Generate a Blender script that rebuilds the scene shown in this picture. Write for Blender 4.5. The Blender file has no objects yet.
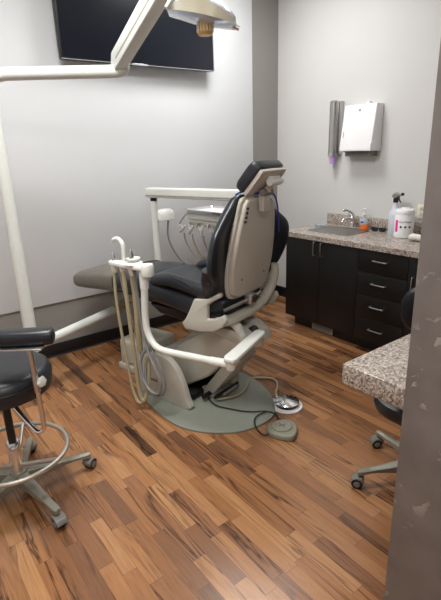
import bpy, bmesh, math, random
from mathutils import Vector, Matrix
random.seed(7)
PI = math.pi
SC = bpy.context.scene
COL = SC.collection

# ------------------------------------------------------------------ camera
cam_data = bpy.data.cameras.new('camera'); cam = bpy.data.objects.new('camera', cam_data); COL.objects.link(cam)
SC.camera = cam
YAW, PITCH, ROLL, FPX = 0.642482, 0.312955, -0.032853, 465.57
fw = Vector((math.sin(YAW)*math.cos(PITCH), math.cos(YAW)*math.cos(PITCH), -math.sin(PITCH)))
r0 = Vector((math.cos(YAW), -math.sin(YAW), 0)); u0 = r0.cross(fw)
rr = r0*math.cos(ROLL)+u0*math.sin(ROLL); uu = -r0*math.sin(ROLL)+u0*math.cos(ROLL)
cam.matrix_world = Matrix(((rr.x, uu.x, -fw.x, -3.67143), (rr.y, uu.y, -fw.y, -3.79715), (rr.z, uu.z, -fw.z, 1.64289), (0, 0, 0, 1)))
cam_data.sensor_fit = 'VERTICAL'; cam_data.sensor_height = 36.0; cam_data.lens = FPX/600*36.0
cam_data.clip_start = 0.05; cam_data.clip_end = 60

# ------------------------------------------------------------------ world, lights, exposure
w = bpy.data.worlds.new('world'); SC.world = w; w.use_nodes = True
w.node_tree.nodes['Background'].inputs[0].default_value = (0.92, 0.95, 1.0, 1)
w.node_tree.nodes['Background'].inputs[1].default_value = 0.35
SC.view_settings.view_transform = 'Standard'; SC.view_settings.look = 'None'
SC.view_settings.gamma = 1.0; SC.view_settings.use_curve_mapping = False
SC.view_settings.exposure = 0.14
CEIL = 3.25
def area(name, loc, sx, sy, power, col=(0.995, 0.99, 0.975)):
    l = bpy.data.lights.new(name, 'AREA'); l.shape = 'RECTANGLE'; l.size = sx; l.size_y = sy
    l.energy = power; l.color = col
    o = bpy.data.objects.new(name, l); COL.objects.link(o); o.location = loc
    return o
LIGHTS = [((-1.1, -0.85), 0.6, 0.6, 25), ((-3.1, -1.7), 1.2, 0.6, 52), ((-3.7, -4.3), 1.2, 0.6, 30)]
for (lx, ly), sx, sy, pw in LIGHTS:
    area('ceiling_lamp', (lx, ly, CEIL-0.05), sx, sy, pw)

# ------------------------------------------------------------------ node helpers
def newmat(name):
    m = bpy.data.materials.new(name); m.use_nodes = True
    nt = m.node_tree; return m, nt, nt.nodes, nt.links, nt.nodes['Principled BSDF']
def ramp(N, stops, interp='LINEAR'):
    r = N.new('ShaderNodeValToRGB'); e = r.color_ramp.elements; r.color_ramp.interpolation = interp
    while len(e) > 1: e.remove(e[-1])
    e[0].position = stops[0][0]; e[0].color = (*stops[0][1], 1)
    for p_, c in stops[1:]:
        k = e.new(p_); k.color = (*c, 1)
    return r
def S(r, g, b):   # sRGB 0-255 to linear
    return tuple(((c/255)/12.92 if c/255 <= 0.04045 else ((c/255+0.055)/1.055)**2.4) for c in (r, g, b))
def pm(name, col, rough=0.5, metal=0.0, var=0.04, scale=30, bump=0.0, bscale=200, **kw):
    m, nt, N, L, B = newmat(name)
    tc = N.new('ShaderNodeTexCoord'); nz = N.new('ShaderNodeTexNoise'); nz.inputs['Scale'].default_value = scale
    nz.inputs['Detail'].default_value = 4; L.new(tc.outputs['Object'], nz.inputs['Vector'])
    r = ramp(N, [(0.3, tuple(c*(1-var) for c in col)), (0.7, tuple(min(1, c*(1+var)) for c in col))])
    L.new(nz.outputs['Fac'], r.inputs['Fac']); L.new(r.outputs['Color'], B.inputs['Base Color'])
    B.inputs['Roughness'].default_value = rough; B.inputs['Metallic'].default_value = metal
    for k, v in kw.items(): B.inputs[k.replace('_', ' ')].default_value = v
    if bump:
        n2 = N.new('ShaderNodeTexNoise'); n2.inputs['Scale'].default_value = bscale; L.new(tc.outputs['Object'], n2.inputs['Vector'])
        b = N.new('ShaderNodeBump'); b.inputs['Strength'].default_value = bump; b.inputs['Distance'].default_value = 0.002
        L.new(n2.outputs['Fac'], b.inputs['Height']); L.new(b.outputs['Normal'], B.inputs['Normal'])
    return m
def emit(name, col, s):
    m, nt, N, L, B = newmat(name); B.inputs['Base Color'].default_value = (*col, 1)
    B.inputs['Emission Color'].default_value = (*col, 1); B.inputs['Emission Strength'].default_value = s; return m

M = {}
M['wall_white'] = pm('pale_wall_paint', S(211, 213, 215), 0.75, var=0.01, scale=3, bump=0.15, bscale=260)
M['wall_grey'] = pm('taupe_wall_paint', S(140, 137, 132), 0.8, var=0.015, scale=3, bump=0.15, bscale=260)
M['wall_right'] = pm('light_grey_wall_paint', S(205, 204, 202), 0.75, var=0.01, scale=3, bump=0.15, bscale=260)
M['ceil'] = pm('ceiling_paint', S(225, 225, 222), 0.9)
M['base'] = pm('black_baseboard_vinyl', S(26, 25, 27), 0.42)
M['shoe'] = pm('grey_floor_trim', S(96, 88, 84), 0.35)
M['cab'] = pm('black_cabinet_laminate', S(15, 14, 16), 0.45, var=0.1, scale=8)
M['cabgap'] = pm('cabinet_shadow_gap', S(8, 8, 8), 0.8)
M['chrome'] = pm('chrome', (0.78, 0.78, 0.79), 0.14, 1.0, var=0.02)
M['nickel'] = pm('brushed_nickel', (0.62, 0.61, 0.6), 0.3, 1.0, var=0.03)
M['ring'] = pm('satin_beige_metal', (0.55, 0.51, 0.45), 0.4, 0.8, var=0.03)
M['steel'] = pm('stainless_steel', (0.5, 0.49, 0.48), 0.3, 1.0, var=0.06, scale=60)
M['sink'] = pm('sink_steel', (0.36, 0.36, 0.35), 0.28, 1.0, var=0.06, scale=60)
M['blackp'] = pm('black_plastic', S(20, 20, 22), 0.4)
M['leather'] = pm('black_vinyl_upholstery', S(33, 36, 42), 0.33, var=0.12, scale=14, bump=0.25, bscale=90)
M['leather2'] = pm('black_stool_vinyl', S(30, 32, 38), 0.36, var=0.1, scale=14, bump=0.2, bscale=120)
M['sleeve'] = pm('taupe_foot_sleeve', S(108, 104, 96), 0.5, var=0.06, scale=12, bump=0.3, bscale=70)
M['cream'] = pm('warm_grey_plastic', S(188, 184, 172), 0.42, var=0.02)
M['shell'] = pm('taupe_back_shell_plastic', S(190, 183, 172), 0.4, var=0.02)
M['white'] = pm('white_enamel', S(230, 232, 226), 0.3, var=0.015)
M['white2'] = pm('white_arm_enamel', S(216, 219, 213), 0.3, var=0.015)
M['plate'] = pm('sage_grey_base_plate', S(134, 138, 127), 0.32, var=0.03)
M['pedal'] = pm('sage_grey_pedal_plastic', S(142, 141, 124), 0.5, var=0.03)
M['hose_t'] = pm('tan_hose', S(168, 156, 126), 0.5)
M['hose_g'] = pm('grey_hose', S(128, 128, 130), 0.35)
M['hose_l'] = pm('light_grey_hose', S(165, 160, 150), 0.45)
M['cord'] = pm('black_cord', S(34, 34, 34), 0.5)
M['base_grey'] = pm('cast_aluminium_grey', S(146, 143, 130), 0.36, 0.3, var=0.04)
M['caster'] = pm('grey_caster_plastic', S(120, 118, 112), 0.4)
M['rubber'] = pm('caster_rubber', S(34, 33, 33), 0.6)
M['orange'] = pm('orange_mark', S(222, 120, 52), 0.5)
M['ink'] = pm('black_ink', S(40, 38, 38), 0.6)
M['blue'] = pm('blue_cord', S(38, 52, 165), 0.5)
M['purple'] = pm('lilac_paper_cup', S(196, 160, 226), 0.6)
M['whitep'] = pm('white_plastic', S(238, 238, 240), 0.35, var=0.01)
M['grey_back'] = pm('grey_dispenser_plate', S(120, 118, 115), 0.45)
M['pink'] = pm('magenta_label', S(232, 40, 140), 0.5)
M['softsoap'] = pm('orange_liquid_soap', S(232, 120, 52), 0.2)
M['clearp'] = pm('translucent_clear_plastic', S(205, 212, 220), 0.2, Transmission_Weight=0.5)
M['bottle'] = pm('translucent_white_bottle', S(224, 230, 240), 0.35, Transmission_Weight=0.2)
M['glass'] = pm('glass_dish', S(225, 240, 248), 0.08, Transmission_Weight=0.8)
M['gold'] = pm('amber_reflector', S(198, 160, 84), 0.3, 0.4)
M['screen'] = pm('television_screen', S(24, 27, 35), 0.18, var=0.05, scale=2)
M['outlet'] = pm('ivory_outlet', S(228, 222, 200), 0.4)
M['tvlogo'] = pm('silver_strip', S(210, 215, 222), 0.25, 0.5)
M['diff'] = emit('ceiling_diffuser', (1, 0.98, 0.95), 6)

def cloth_print():
    m, nt, N, L, B = newmat('printed_cloth')
    tc = N.new('ShaderNodeTexCoord'); v = N.new('ShaderNodeTexVoronoi'); v.inputs['Scale'].default_value = 38
    L.new(tc.outputs['Object'], v.inputs['Vector'])
    r = ramp(N, [(0.0, S(190, 178, 110)), (0.22, S(205, 200, 160)), (0.3, S(232, 232, 222))])
    L.new(v.outputs['Distance'], r.inputs['Fac']); L.new(r.outputs['Color'], B.inputs['Base Color']); B.inputs['Roughness'].default_value = 0.8
    return m
M['cloth'] = cloth_print()

def shade_mat():
    m, nt, N, L, B = newmat('iridescent_lamp_shade')
    lw = N.new('ShaderNodeLayerWeight'); lw.inputs['Blend'].default_value = 0.45
    r = ramp(N, [(0.0, S(238, 232, 205)), (0.35, S(232, 236, 240)), (0.6, S(205, 220, 245)), (1.0, S(225, 215, 185))])
    L.new(lw.outputs['Facing'], r.inputs['Fac']); L.new(r.outputs['Color'], B.inputs['Base Color'])
    B.inputs['Roughness'].default_value = 0.16; B.inputs['Metallic'].default_value = 0.45
    return m
M['shade'] = shade_mat()

def granite():
    m, nt, N, L, B = newmat('speckled_granite_laminate')
    tc = N.new('ShaderNodeTexCoord')
    v1 = N.new('ShaderNodeTexVoronoi'); v1.inputs['Scale'].default_value = 135; L.new(tc.outputs['Object'], v1.inputs['Vector'])
    v2 = N.new('ShaderNodeTexNoise'); v2.inputs['Scale'].default_value = 70; v2.inputs['Detail'].default_value = 6; L.new(tc.outputs['Object'], v2.inputs['Vector'])
    sep = N.new('ShaderNodeSeparateColor'); L.new(v1.outputs['Color'], sep.inputs[0])
    r1 = ramp(N, [(0.0, S(74, 64, 60)), (0.12, S(112, 96, 88)), (0.36, S(158, 144, 132)), (0.62, S(190, 178, 166)), (0.85, S(214, 206, 196))], 'CONSTANT')
    L.new(sep.outputs[0], r1.inputs['Fac'])
    r2 = ramp(N, [(0.36, S(96, 84, 80)), (0.5, S(185, 172, 160)), (0.66, S(205, 196, 186))]); L.new(v2.outputs['Fac'], r2.inputs['Fac'])
    mx = N.new('ShaderNodeMix'); mx.data_type = 'RGBA'; mx.inputs[0].default_value = 0.38
    L.new(r1.outputs['Color'], mx.inputs[6]); L.new(r2.outputs['Color'], mx.inputs[7]); L.new(mx.outputs[2], B.inputs['Base Color'])
    B.inputs['Roughness'].default_value = 0.22
    return m
M['granite'] = granite()

def wood_floor():
    m, nt, N, L, B = newmat('walnut_strip_laminate')
    def mth(op, a=None, b=None, c=None):
        n = N.new('ShaderNodeMath'); n.operation = op
        for i, x in enumerate((a, b, c)):
            if x is None: continue
            if isinstance(x, (int, float)): n.inputs[i].default_value = x
            else: L.new(x, n.inputs[i])
        return n.outputs[0]
    tc = N.new('ShaderNodeTexCoord'); sp = N.new('ShaderNodeSeparateXYZ'); L.new(tc.outputs['Object'], sp.inputs[0])
    X, Y = sp.outputs[0], sp.outputs[1]
    W = 0.0655
    rx = mth('DIVIDE', X, W); row = mth('FLOOR', rx); fx = mth('FRACT', rx)
    wn = N.new('ShaderNodeTexWhiteNoise'); wn.noise_dimensions = '1D'; L.new(row, wn.inputs['W'])
    yy = mth('ADD', mth('DIVIDE', Y, 0.46), mth('MULTIPLY', wn.outputs['Value'], 7.3))
    # vary strip length: warp the coordinate
    yw = mth('ADD', yy, mth('MULTIPLY', mth('SINE', mth('MULTIPLY', yy, 2.1)), 0.22))
    cell = mth('FLOOR', yw); fy = mth('FRACT', yw)
    cv = N.new('ShaderNodeCombineXYZ'); L.new(row, cv.inputs[0]); L.new(cell, cv.inputs[1])
    w2 = N.new('ShaderNodeTexWhiteNoise'); w2.noise_dimensions = '3D'; L.new(cv.outputs[0], w2.inputs['Vector'])
    sc = N.new('ShaderNodeSeparateColor'); L.new(w2.outputs['Color'], sc.inputs[0])
    tone = ramp(N, [(0.0, S(110, 77, 55)), (0.14, S(132, 91, 62)), (0.38, S(152, 105, 69)), (0.6, S(165, 116, 76)), (0.8, S(180, 132, 90)), (1.0, S(142, 98, 67))])
    L.new(sc.outputs[0], tone.inputs['Fac'])
    # grain coordinates, shifted per strip
    g = N.new('ShaderNodeCombineXYZ')
    L.new(mth('ADD', mth('MULTIPLY', X, 10.0), mth('MULTIPLY', sc.outputs[1], 37)), g.inputs[0])
    L.new(mth('ADD', mth('MULTIPLY', Y, 0.7), mth('MULTIPLY', sc.outputs[2], 53)), g.inputs[1])
    n1 = N.new('ShaderNodeTexNoise'); n1.inputs['Scale'].default_value = 1.6; n1.inputs['Detail'].default_value = 3; n1.inputs['Distortion'].default_value = 1.0
    L.new(g.outputs[0], n1.inputs['Vector'])
    rings = mth('FRACT', mth('MULTIPLY', n1.outputs['Fac'], 5.5))
    rr_ = ramp(N, [(0.0, (0.2, 0.19, 0.2)), (0.12, (0.45, 0.42, 0.41)), (0.32, (0.9, 0.9, 0.9)), (0.75, (1.06, 1.05, 1.04)), (0.92, (0.6, 0.57, 0.55)), (1.0, (0.2, 0.19, 0.2))])
    L.new(rings, rr_.inputs['Fac'])
    # only some strips and regions show strong figure
    n3 = N.new('ShaderNodeTexNoise'); n3.inputs['Scale'].default_value = 0.8; n3.inputs['Detail'].default_value = 1; L.new(g.outputs[0], n3.inputs['Vector'])
    fs = ramp(N, [(0.45, (0.08, 0.08, 0.08)), (0.6, (1, 1, 1))]); L.new(n3.outputs['Fac'], fs.inputs['Fac'])
    m1 = N.new('ShaderNodeMix'); m1.data_type = 'RGBA'; m1.blend_type = 'MULTIPLY'
    L.new(fs.outputs['Color'], m1.inputs[0]); L.new(tone.outputs['Color'], m1.inputs[6]); L.new(rr_.outputs['Color'], m1.inputs[7])
    # fine fibre
    gf = N.new('ShaderNodeCombineXYZ'); L.new(mth('ADD', mth('MULTIPLY', X, 160), mth('MULTIPLY', sc.outputs[1], 91)), gf.inputs[0]); L.new(mth('MULTIPLY', Y, 7.0), gf.inputs[1])
    n2 = N.new('ShaderNodeTexNoise'); n2.inputs['Scale'].default_value = 1.0; n2.inputs['Detail'].default_value = 3; L.new(gf.outputs[0], n2.inputs['Vector'])
    fr = ramp(N, [(0.3, (0.80, 0.79, 0.78)), (0.65, (1.06, 1.06, 1.06))]); L.new(n2.outputs['Fac'], fr.inputs['Fac'])
    m2 = N.new('ShaderNodeMix'); m2.data_type = 'RGBA'; m2.blend_type = 'MULTIPLY'; m2.inputs[0].default_value = 0.85
    L.new(m1.outputs[2], m2.inputs[6]); L.new(fr.outputs['Color'], m2.inputs[7])
    # seams
    ex = mth('MINIMUM', fx, mth('SUBTRACT', 1.0, fx)); sx = mth('LESS_THAN', ex, 0.014)
    ey = mth('MINIMUM', fy, mth('SUBTRACT', 1.0, fy)); sy = mth('LESS_THAN', ey, 0.003)
    seam = mth('MULTIPLY', mth('MAXIMUM', sx, sy), 0.42)
    m3 = N.new('ShaderNodeMix'); m3.data_type = 'RGBA'; L.new(seam, m3.inputs[0]); L.new(m2.outputs[2], m3.inputs[6]); m3.inputs[7].default_value = (*S(60, 40, 28), 1)
    L.new(m3.outputs[2], B.inputs['Base Color'])
    B.inputs['Roughness'].default_value = 0.27; B.inputs['Specular IOR Level'].default_value = 0.5
    bp = N.new('ShaderNodeBump'); bp.inputs['Strength'].default_value = 0.12; bp.inputs['Distance'].default_value = 0.001
    L.new(n2.outputs['Fac'], bp.inputs['Height']); L.new(bp.outputs['Normal'], B.inputs['Normal'])
    return m
M['floor'] = wood_floor()

def chipped():
    m, nt, N, L, B = newmat('chipped_grey_paint')
    tc = N.new('ShaderNodeTexCoord')
    n1 = N.new('ShaderNodeTexNoise'); n1.inputs['Scale'].default_value = 26; n1.inputs['Detail'].default_value = 5; n1.inputs['Distortion'].default_value = 0.8; L.new(tc.outputs['Object'], n1.inputs['Vector'])
    mp = N.new('ShaderNodeMapping'); mp.inputs['Location'].default_value = (1.3, 0.4, 2.7); L.new(tc.outputs['Object'], mp.inputs['Vector'])
    n2 = N.new('ShaderNodeTexNoise'); n2.inputs['Scale'].default_value = 5.0; n2.inputs['Detail'].default_value = 1; L.new(mp.outputs[0], n2.inputs['Vector'])
    a = ramp(N, [(0.60, (0, 0, 0)), (0.63, (1, 1, 1))]); L.new(n1.outputs['Fac'], a.inputs['Fac'])
    b = ramp(N, [(0.60, (0, 0, 0)), (0.68, (1, 1, 1))]); L.new(n2.outputs['Fac'], b.inputs['Fac'])
    mu = N.new('ShaderNodeMix'); mu.data_type = 'RGBA'; mu.blend_type = 'MULTIPLY'; mu.inputs[0].default_value = 1
    L.new(a.outputs['Color'], mu.inputs[6]); L.new(b.outputs['Color'], mu.inputs[7])
    n4 = N.new('ShaderNodeTexNoise'); n4.inputs['Scale'].default_value = 8; n4.inputs['Detail'].default_value = 6; L.new(tc.outputs['Object'], n4.inputs['Vector'])
    c = ramp(N, [(0.3, S(110, 103, 99)), (0.7, S(128, 120, 116))]); L.new(n4.outputs['Fac'], c.inputs['Fac'])
    mx = N.new('ShaderNodeMix'); mx.data_type = 'RGBA'; L.new(mu.outputs[2], mx.inputs[0]); L.new(c.outputs['Color'], mx.inputs[6]); mx.inputs[7].default_value = (*S(168, 160, 152), 1)
    L.new(mx.outputs[2], B.inputs['Base Color']); B.inputs['Roughness'].default_value = 0.5
    bp = N.new('ShaderNodeBump'); bp.inputs['Strength'].default_value = 0.8; bp.inputs['Distance'].default_value = 0.002; bp.invert = True
    L.new(mu.outputs[2], bp.inputs['Height']); L.new(bp.outputs['Normal'], B.inputs['Normal'])
    return m
M['chip'] = chipped()

# ------------------------------------------------------------------ mesh helpers
def bm_bevel(bm, off, seg=2, ang=30):
    if off <= 0: return
    es = [e for e in bm.edges if len(e.link_faces) == 2 and e.calc_face_angle(0) > math.radians(ang)]
    bmesh.ops.bevel(bm, geom=es, offset=off, segments=seg, profile=0.5, affect='EDGES', clamp_overlap=True)
def merge(dst, src):
    me = bpy.data.meshes.new('tmp'); src.to_mesh(me); src.free(); dst.from_mesh(me); bpy.data.meshes.remove(me)
class MB:
    def __init__(s): s.bm = bmesh.new()
    def add(s, bm): merge(s.bm, bm); return s
    def box(s, a, b, bev=0.0, seg=2, mat=None):
        bm = bmesh.new(); bmesh.ops.create_cube(bm, size=1)
        a, b = Vector(a), Vector(b); c = (a+b)/2; d = b-a
        for v in bm.verts: v.co = Vector((v.co.x*d.x, v.co.y*d.y, v.co.z*d.z))+c
        bm_bevel(bm, bev, seg)
        if mat: bmesh.ops.transform(bm, matrix=mat, verts=bm.verts)
        return s.add(bm)
    def prism(s, pts, axis, a, b, bev=0.0, seg=2, fn=None, ang=30):
        # pts 2D outline; axis 'x','y','z' extruded from a to b
        def mk(p, t):
            return {'x': (t, p[0], p[1]), 'y': (p[0], t, p[1]), 'z': (p[0], p[1], t)}[axis]
        bm = bmesh.new(); n = len(pts)
        v0 = [bm.verts.new(mk(p, a)) for p in pts]; v1 = [bm.verts.new(mk(p, b)) for p in pts]
        bm.faces.new(v0[::-1]); bm.faces.new(v1)
        for i in range(n): bm.faces.new((v0[i], v0[(i+1) % n], v1[(i+1) % n], v1[i]))
        bmesh.ops.recalc_face_normals(bm, faces=bm.faces); bm_bevel(bm, bev, seg, ang)
        if fn:
            for v in bm.verts: v.co = Vector(fn(v.co))
        return s.add(bm)
    def loft(s, rings, caps=True, closed=False):
        bm = bmesh.new(); R = [[bm.verts.new(p) for p in r] for r in rings]; n = len(R[0])
        m = len(R)
        for k in range(m if closed else m-1):
            A, B = R[k], R[(k+1) % m]
            for i in range(n): bm.faces.new((A[i], A[(i+1) % n], B[(i+1) % n], B[i]))
        if caps and not closed: bm.faces.new(R[0][::-1]); bm.faces.new(R[-1])
        bmesh.ops.recalc_face_normals(bm, faces=bm.faces)
        return s.add(bm)
    def tube(s, pts, r, n=12, smooth=0, closed=False, flat=None):
        P = [Vector(p) for p in pts]
        if smooth: P = catmull(P, smooth, closed)
        rs = r if isinstance(r, (list, tuple)) else None
        m = len(P); rings = []; prev = None
        for i in range(m):
            if closed: t = (P[(i+1) % m]-P[i-1])
            else: t = P[min(i+1, m-1)]-P[max(i-1, 0)]
            t.normalize()
            if prev is None:
                up = Vector((0, 0, 1)) if abs(t.z) < 0.9 else Vector((1, 0, 0))
                a = t.cross(up).normalized()
            else: a = (prev-t*prev.dot(t)).normalized()
            prev = a; b = t.cross(a)
            if rs: f = i/(m-1)*(len(rs)-1); k = min(int(f), len(rs)-2); rad = rs[k]+(rs[k+1]-rs[k])*(f-k)
            else: rad = r
            fl = flat or 1
            rings.append([P[i]+a*math.cos(2*PI*j/n)*rad+b*math.sin(2*PI*j/n)*rad*fl for j in range(n)])
        return s.loft(rings, True, closed)
    def lathe(s, prof, c=(0, 0, 0), n=32, mat=None, a0=0):
        rings = []
        for r, z in prof:
            rings.append([Vector((max(r, 1e-4)*math.cos(2*PI*j/n+a0), max(r, 1e-4)*math.sin(2*PI*j/n+a0), z)) for j in range(n)])
        if mat is not None: rings = [[mat @ p for p in r] for r in rings]
        else: rings = [[p+Vector(c) for p in r] for r in rings]
        return s.loft(rings)
    def text(s, body, size, mat, depth=0.0006):
        cu = bpy.data.curves.new('t', 'FONT'); cu.body = body; cu.size = size; cu.extrude = depth; cu.align_x = 'CENTER'; cu.align_y = 'CENTER'
        o = bpy.data.objects.new('t', cu); COL.objects.link(o); bpy.context.view_layer.update()
        me = bpy.data.meshes.new_from_object(o.evaluated_get(bpy.context.evaluated_depsgraph_get()))
        me.transform(mat); s.bm.from_mesh(me); bpy.data.meshes.remove(me); bpy.data.objects.remove(o)
        return s
    def build(s, name, mat, parent=None, smooth=True, ang=38):
        me = bpy.data.meshes.new(name); s.bm.to_mesh(me); s.bm.free()
        me.materials.append(M[mat])
        if smooth:
            me.polygons.foreach_set('use_smooth', [True]*len(me.polygons)); me.set_sharp_from_angle(angle=math.radians(ang))
        o = bpy.data.objects.new(name, me); COL.objects.link(o)
        if parent: o.parent = parent
        return o
def catmull(P, k, closed=False):
    n = len(P); out = []
    rng = range(n) if closed else range(n-1)
    for i in rng:
        p0 = P[i-1] if (closed or i > 0) else P[0]*2-P[1]
        p1 = P[i]; p2 = P[(i+1) % n]
        p3 = P[(i+2) % n] if (closed or i+2 < n) else P[-1]*2-P[-2]
        for j in range(k):
            t = j/k
            out.append(0.5*((2*p1)+(p2-p0)*t+(2*p0-5*p1+4*p2-p3)*t*t+(3*p1-p0-3*p2+p3)*t**3))
    if not closed: out.append(P[-1].copy())
    return out
def sring(c, A, B, a, b, n=3.5, N=36):
    c, A, B = Vector(c), Vector(A), Vector(B); o = []
    for j in range(N):
        t = 2*PI*j/N; cs, sn = math.cos(t), math.sin(t)
        o.append(c+A*a*math.copysign(abs(cs)**(2/n), cs)+B*b*math.copysign(abs(sn)**(2/n), sn))
    return o
def interp(keys, k=6):
    P = [Vector(q[:3]) for q in keys]
    out = []
    n = len(keys); D = len(keys[0])
    for i in range(n-1):
        for j in range(k):
            t = j/k; row = []
            for d in range(D):
                p1, p2 = keys[i][d], keys[i+1][d]; p0 = keys[i-1][d] if i else p1; p3 = keys[i+2][d] if i+2 < n else p2
                row.append(0.5*((2*p1)+(p2-p0)*t+(2*p0-5*p1+4*p2-p3)*t*t+(3*p1-p0-3*p2+p3)*t**3))
            out.append(row)
    out.append(list(keys[-1])); return out
def thing(name, label, cat, loc=(0, 0, 0), rotz=0, group=None):
    o = bpy.data.objects.new(name, None); COL.objects.link(o); o.empty_display_size = 0.1
    o.location = loc; o.rotation_euler = (0, 0, rotz); o['label'] = label; o['category'] = cat
    if group: o['group'] = group
    return o
def tag(o, label, cat, group=None):
    o['label'] = label; o['category'] = cat
    if group: o['group'] = group
    return o
def struct(o): o['kind'] = 'structure'; return o
def T(loc, rx=0, ry=0, rz=0):
    return Matrix.Translation(loc) @ Matrix.Rotation(rz, 4, 'Z') @ Matrix.Rotation(ry, 4, 'Y') @ Matrix.Rotation(rx, 4, 'X')
def basis(loc, ax, ay):   # text plane: ax = reading direction, ay = up
    ax, ay = Vector(ax).normalized(), Vector(ay).normalized(); az = ax.cross(ay)
    return Matrix(((ax.x, ay.x, az.x, loc[0]), (ax.y, ay.y, az.y, loc[1]), (ax.z, ay.z, az.z, loc[2]), (0, 0, 0, 1)))

# ================================================================== SETTING
XL, YR = -5.2, -5.6
struct(MB().box((XL-0.1, YR-0.1, -0.1), (0.1, 0.1, 0)).build('floor', 'floor', smooth=False))
struct(MB().box((XL-0.1, YR-0.1, CEIL), (0.1, 0.1, CEIL+0.1)).build('ceiling', 'ceil', smooth=False))
struct(MB().box((XL-0.1, 0, 0), (0, 0.1, CEIL)).build('wall_back', 'wall_grey', smooth=False))
struct(MB().box((0, YR-0.1, 0), (0.1, 0.1, CEIL)).build('wall_right', 'wall_right', smooth=False))
struct(MB().box((XL-0.1, YR-0.1, 0), (XL, 0, CEIL)).build('wall_left', 'wall_right', smooth=False))
struct(MB().box((XL, YR-0.1, 0), (0, YR, CEIL)).build('wall_rear', 'wall_right', smooth=False))
struct(MB().box((-2.618, -3.40, 0), (0, -3.2, CEIL), 0.003, 2).build('wall_front', 'chip'))
struct(MB().box((XL, -0.016, 0.467), (-0.36, 0, CEIL), 0.003).build('trim_1', 'wall_white'))
def baseboard(name, a, b, c, d):
    struct(MB().box(a, b, 0.004).build(name, 'base')); struct(MB().box(c, d, 0.004).build('trim_2' if 'back' in name else 'trim_3', 'shoe'))
struct(MB().box((XL, -0.014, 0.014), (0, 0, 0.112), 0.004).box((XL, -0.024, 0), (0, 0, 0.022), 0.006).build('baseboard_back', 'base'))
struct(MB().box((XL, -0.0275, 0), (0, -0.0235, 0.009), 0.001).build('trim_2', 'shoe'))
struct(MB().box((-0.014, -0.735, 0.014), (0, -0.014, 0.112), 0.004).box((-0.024, -0.735, 0), (0, -0.024, 0.022), 0.006).build('baseboard_right', 'base'))
for i, ((lx, ly), sx, sy, pw) in enumerate(LIGHTS):
    t = thing('ceiling_light', ['recessed ceiling light panel above the dental chair', 'recessed ceiling light panel above the stool', 'recessed ceiling light panel outside the doorway'][i], 'light', (lx, ly, CEIL), 0, 'ceiling light panels')
    MB().box((-sx/2-0.03, -sy/2-0.03, -0.03), (-sx/2, sy/2+0.03, 0)).box((sx/2, -sy/2-0.03, -0.03), (sx/2+0.03, sy/2+0.03, 0)).box((-sx/2, -sy/2-0.03, -0.03), (sx/2, -sy/2, 0)).box((-sx/2, sy/2, -0.03), (sx/2, sy/2+0.03, 0)).build('frame', 'whitep', t)
    MB().box((-sx/2, -sy/2, -0.015), (sx/2, sy/2, -0.005)).build('diffuser', 'diff', t)

# ================================================================== CABINETS
YC = -0.745
def bar_pull(a, b, out=(-1, 0, 0), r=0.0045, h=0.028):
    a, b, out = Vector(a), Vector(b), Vector(out)
    d = (b-a).normalized()
    return MB().tube([a, a+out*h*0.7, a+out*h+d*h*0.35, b+out*h-d*h*0.35, b+out*h*0.7, b], r, 8, 4)
cab = thing('sink_cabinet', 'black two-door base cabinet under the sink', 'cabinet', (-0.3, -1.15, 0))
def rel(t, a): return (a[0]-t.location.x, a[1]-t.location.y, a[2]-t.location.z)
def rbox(t, mb, a, b, bev=0.0): return mb.box(rel(t, a), rel(t, b), bev)
mb = MB()
for a_, b_ in (((-0.58, -1.5485, 0.1), (-0.001, -1.5305, 0.868)), ((-0.58, YC-0.018, 0.1), (-0.001, YC, 0.868)), ((-0.58, -1.5305, 0.1), (-0.001, YC-0.018, 0.118)),
               ((-0.012, -1.5305, 0.118), (-0.001, YC-0.018, 0.868)), ((-0.58, -1.5305, 0.118), (-0.562, YC-0.018, 0.868))): rbox(cab, mb, a_, b_)
mb.build('body', 'cab', cab)
mb = MB(); rbox(cab, mb, (-0.53, -1.5485, 0), (-0.03, YC-0.06, 0.1)); mb.build('toe_kick', 'base', cab)
for y0, y1, hy in ((YC, YC-0.4, -1.10), (YC-0.403, -1.5485, -1.18)):
    mb = MB(); rbox(cab, mb, (-0.6, y1, 0.1), (-0.58, y0, 0.862), 0.002); d = mb.build('door', 'cab', cab)
    bar_pull(rel(cab, (-0.6, hy, 0.735)), rel(cab, (-0.6, hy, 0.85))).build('handle', 'nickel', d)
dr = thing('drawer_cabinet', 'black base cabinet with a stack of four drawers', 'cabinet', (-0.3, -1.77, 0))
mb = MB(); rbox(dr, mb, (-0.58, -1.9885, 0.1), (-0.001, -1.5515, 0.868)); mb.build('body', 'cab', dr)
mb = MB(); rbox(dr, mb, (-0.53, -1.9885, 0), (-0.03, -1.5515, 0.1)); mb.build('toe_kick', 'base', dr)
for z0, z1 in ((0.1, 0.297), (0.300, 0.489), (0.492, 0.676), (0.679, 0.862)):
    mb = MB(); rbox(dr, mb, (-0.6, -1.9885, z0), (-0.58, -1.5515, z1), 0.002); d = mb.build('drawer', 'cab', dr)
    zh = z0+(z1-z0)*0.58
    bar_pull(rel(dr, (-0.6, -1.70, zh)), rel(dr, (-0.6, -1.82, zh))).build('handle', 'nickel', d)
c3 = thing('end_cabinet', 'black base cabinet with one door right of the drawers', 'cabinet', (-0.3, -2.3, 0))
mb = MB(); rbox(c3, mb, (-0.58, -2.61, 0.1), (-0.001, -1.9915, 0.868)); mb.build('body', 'cab', c3)
mb = MB(); rbox(c3, mb, (-0.53, -2.61, 0), (-0.03, -1.9915, 0.1)); mb.build('toe_kick', 'base', c3)
mb = MB(); rbox(c3, mb, (-0.6, -2.61, 0.1), (-0.58, -1.9915, 0.862), 0.002); d = mb.build('door', 'cab', c3)
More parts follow.
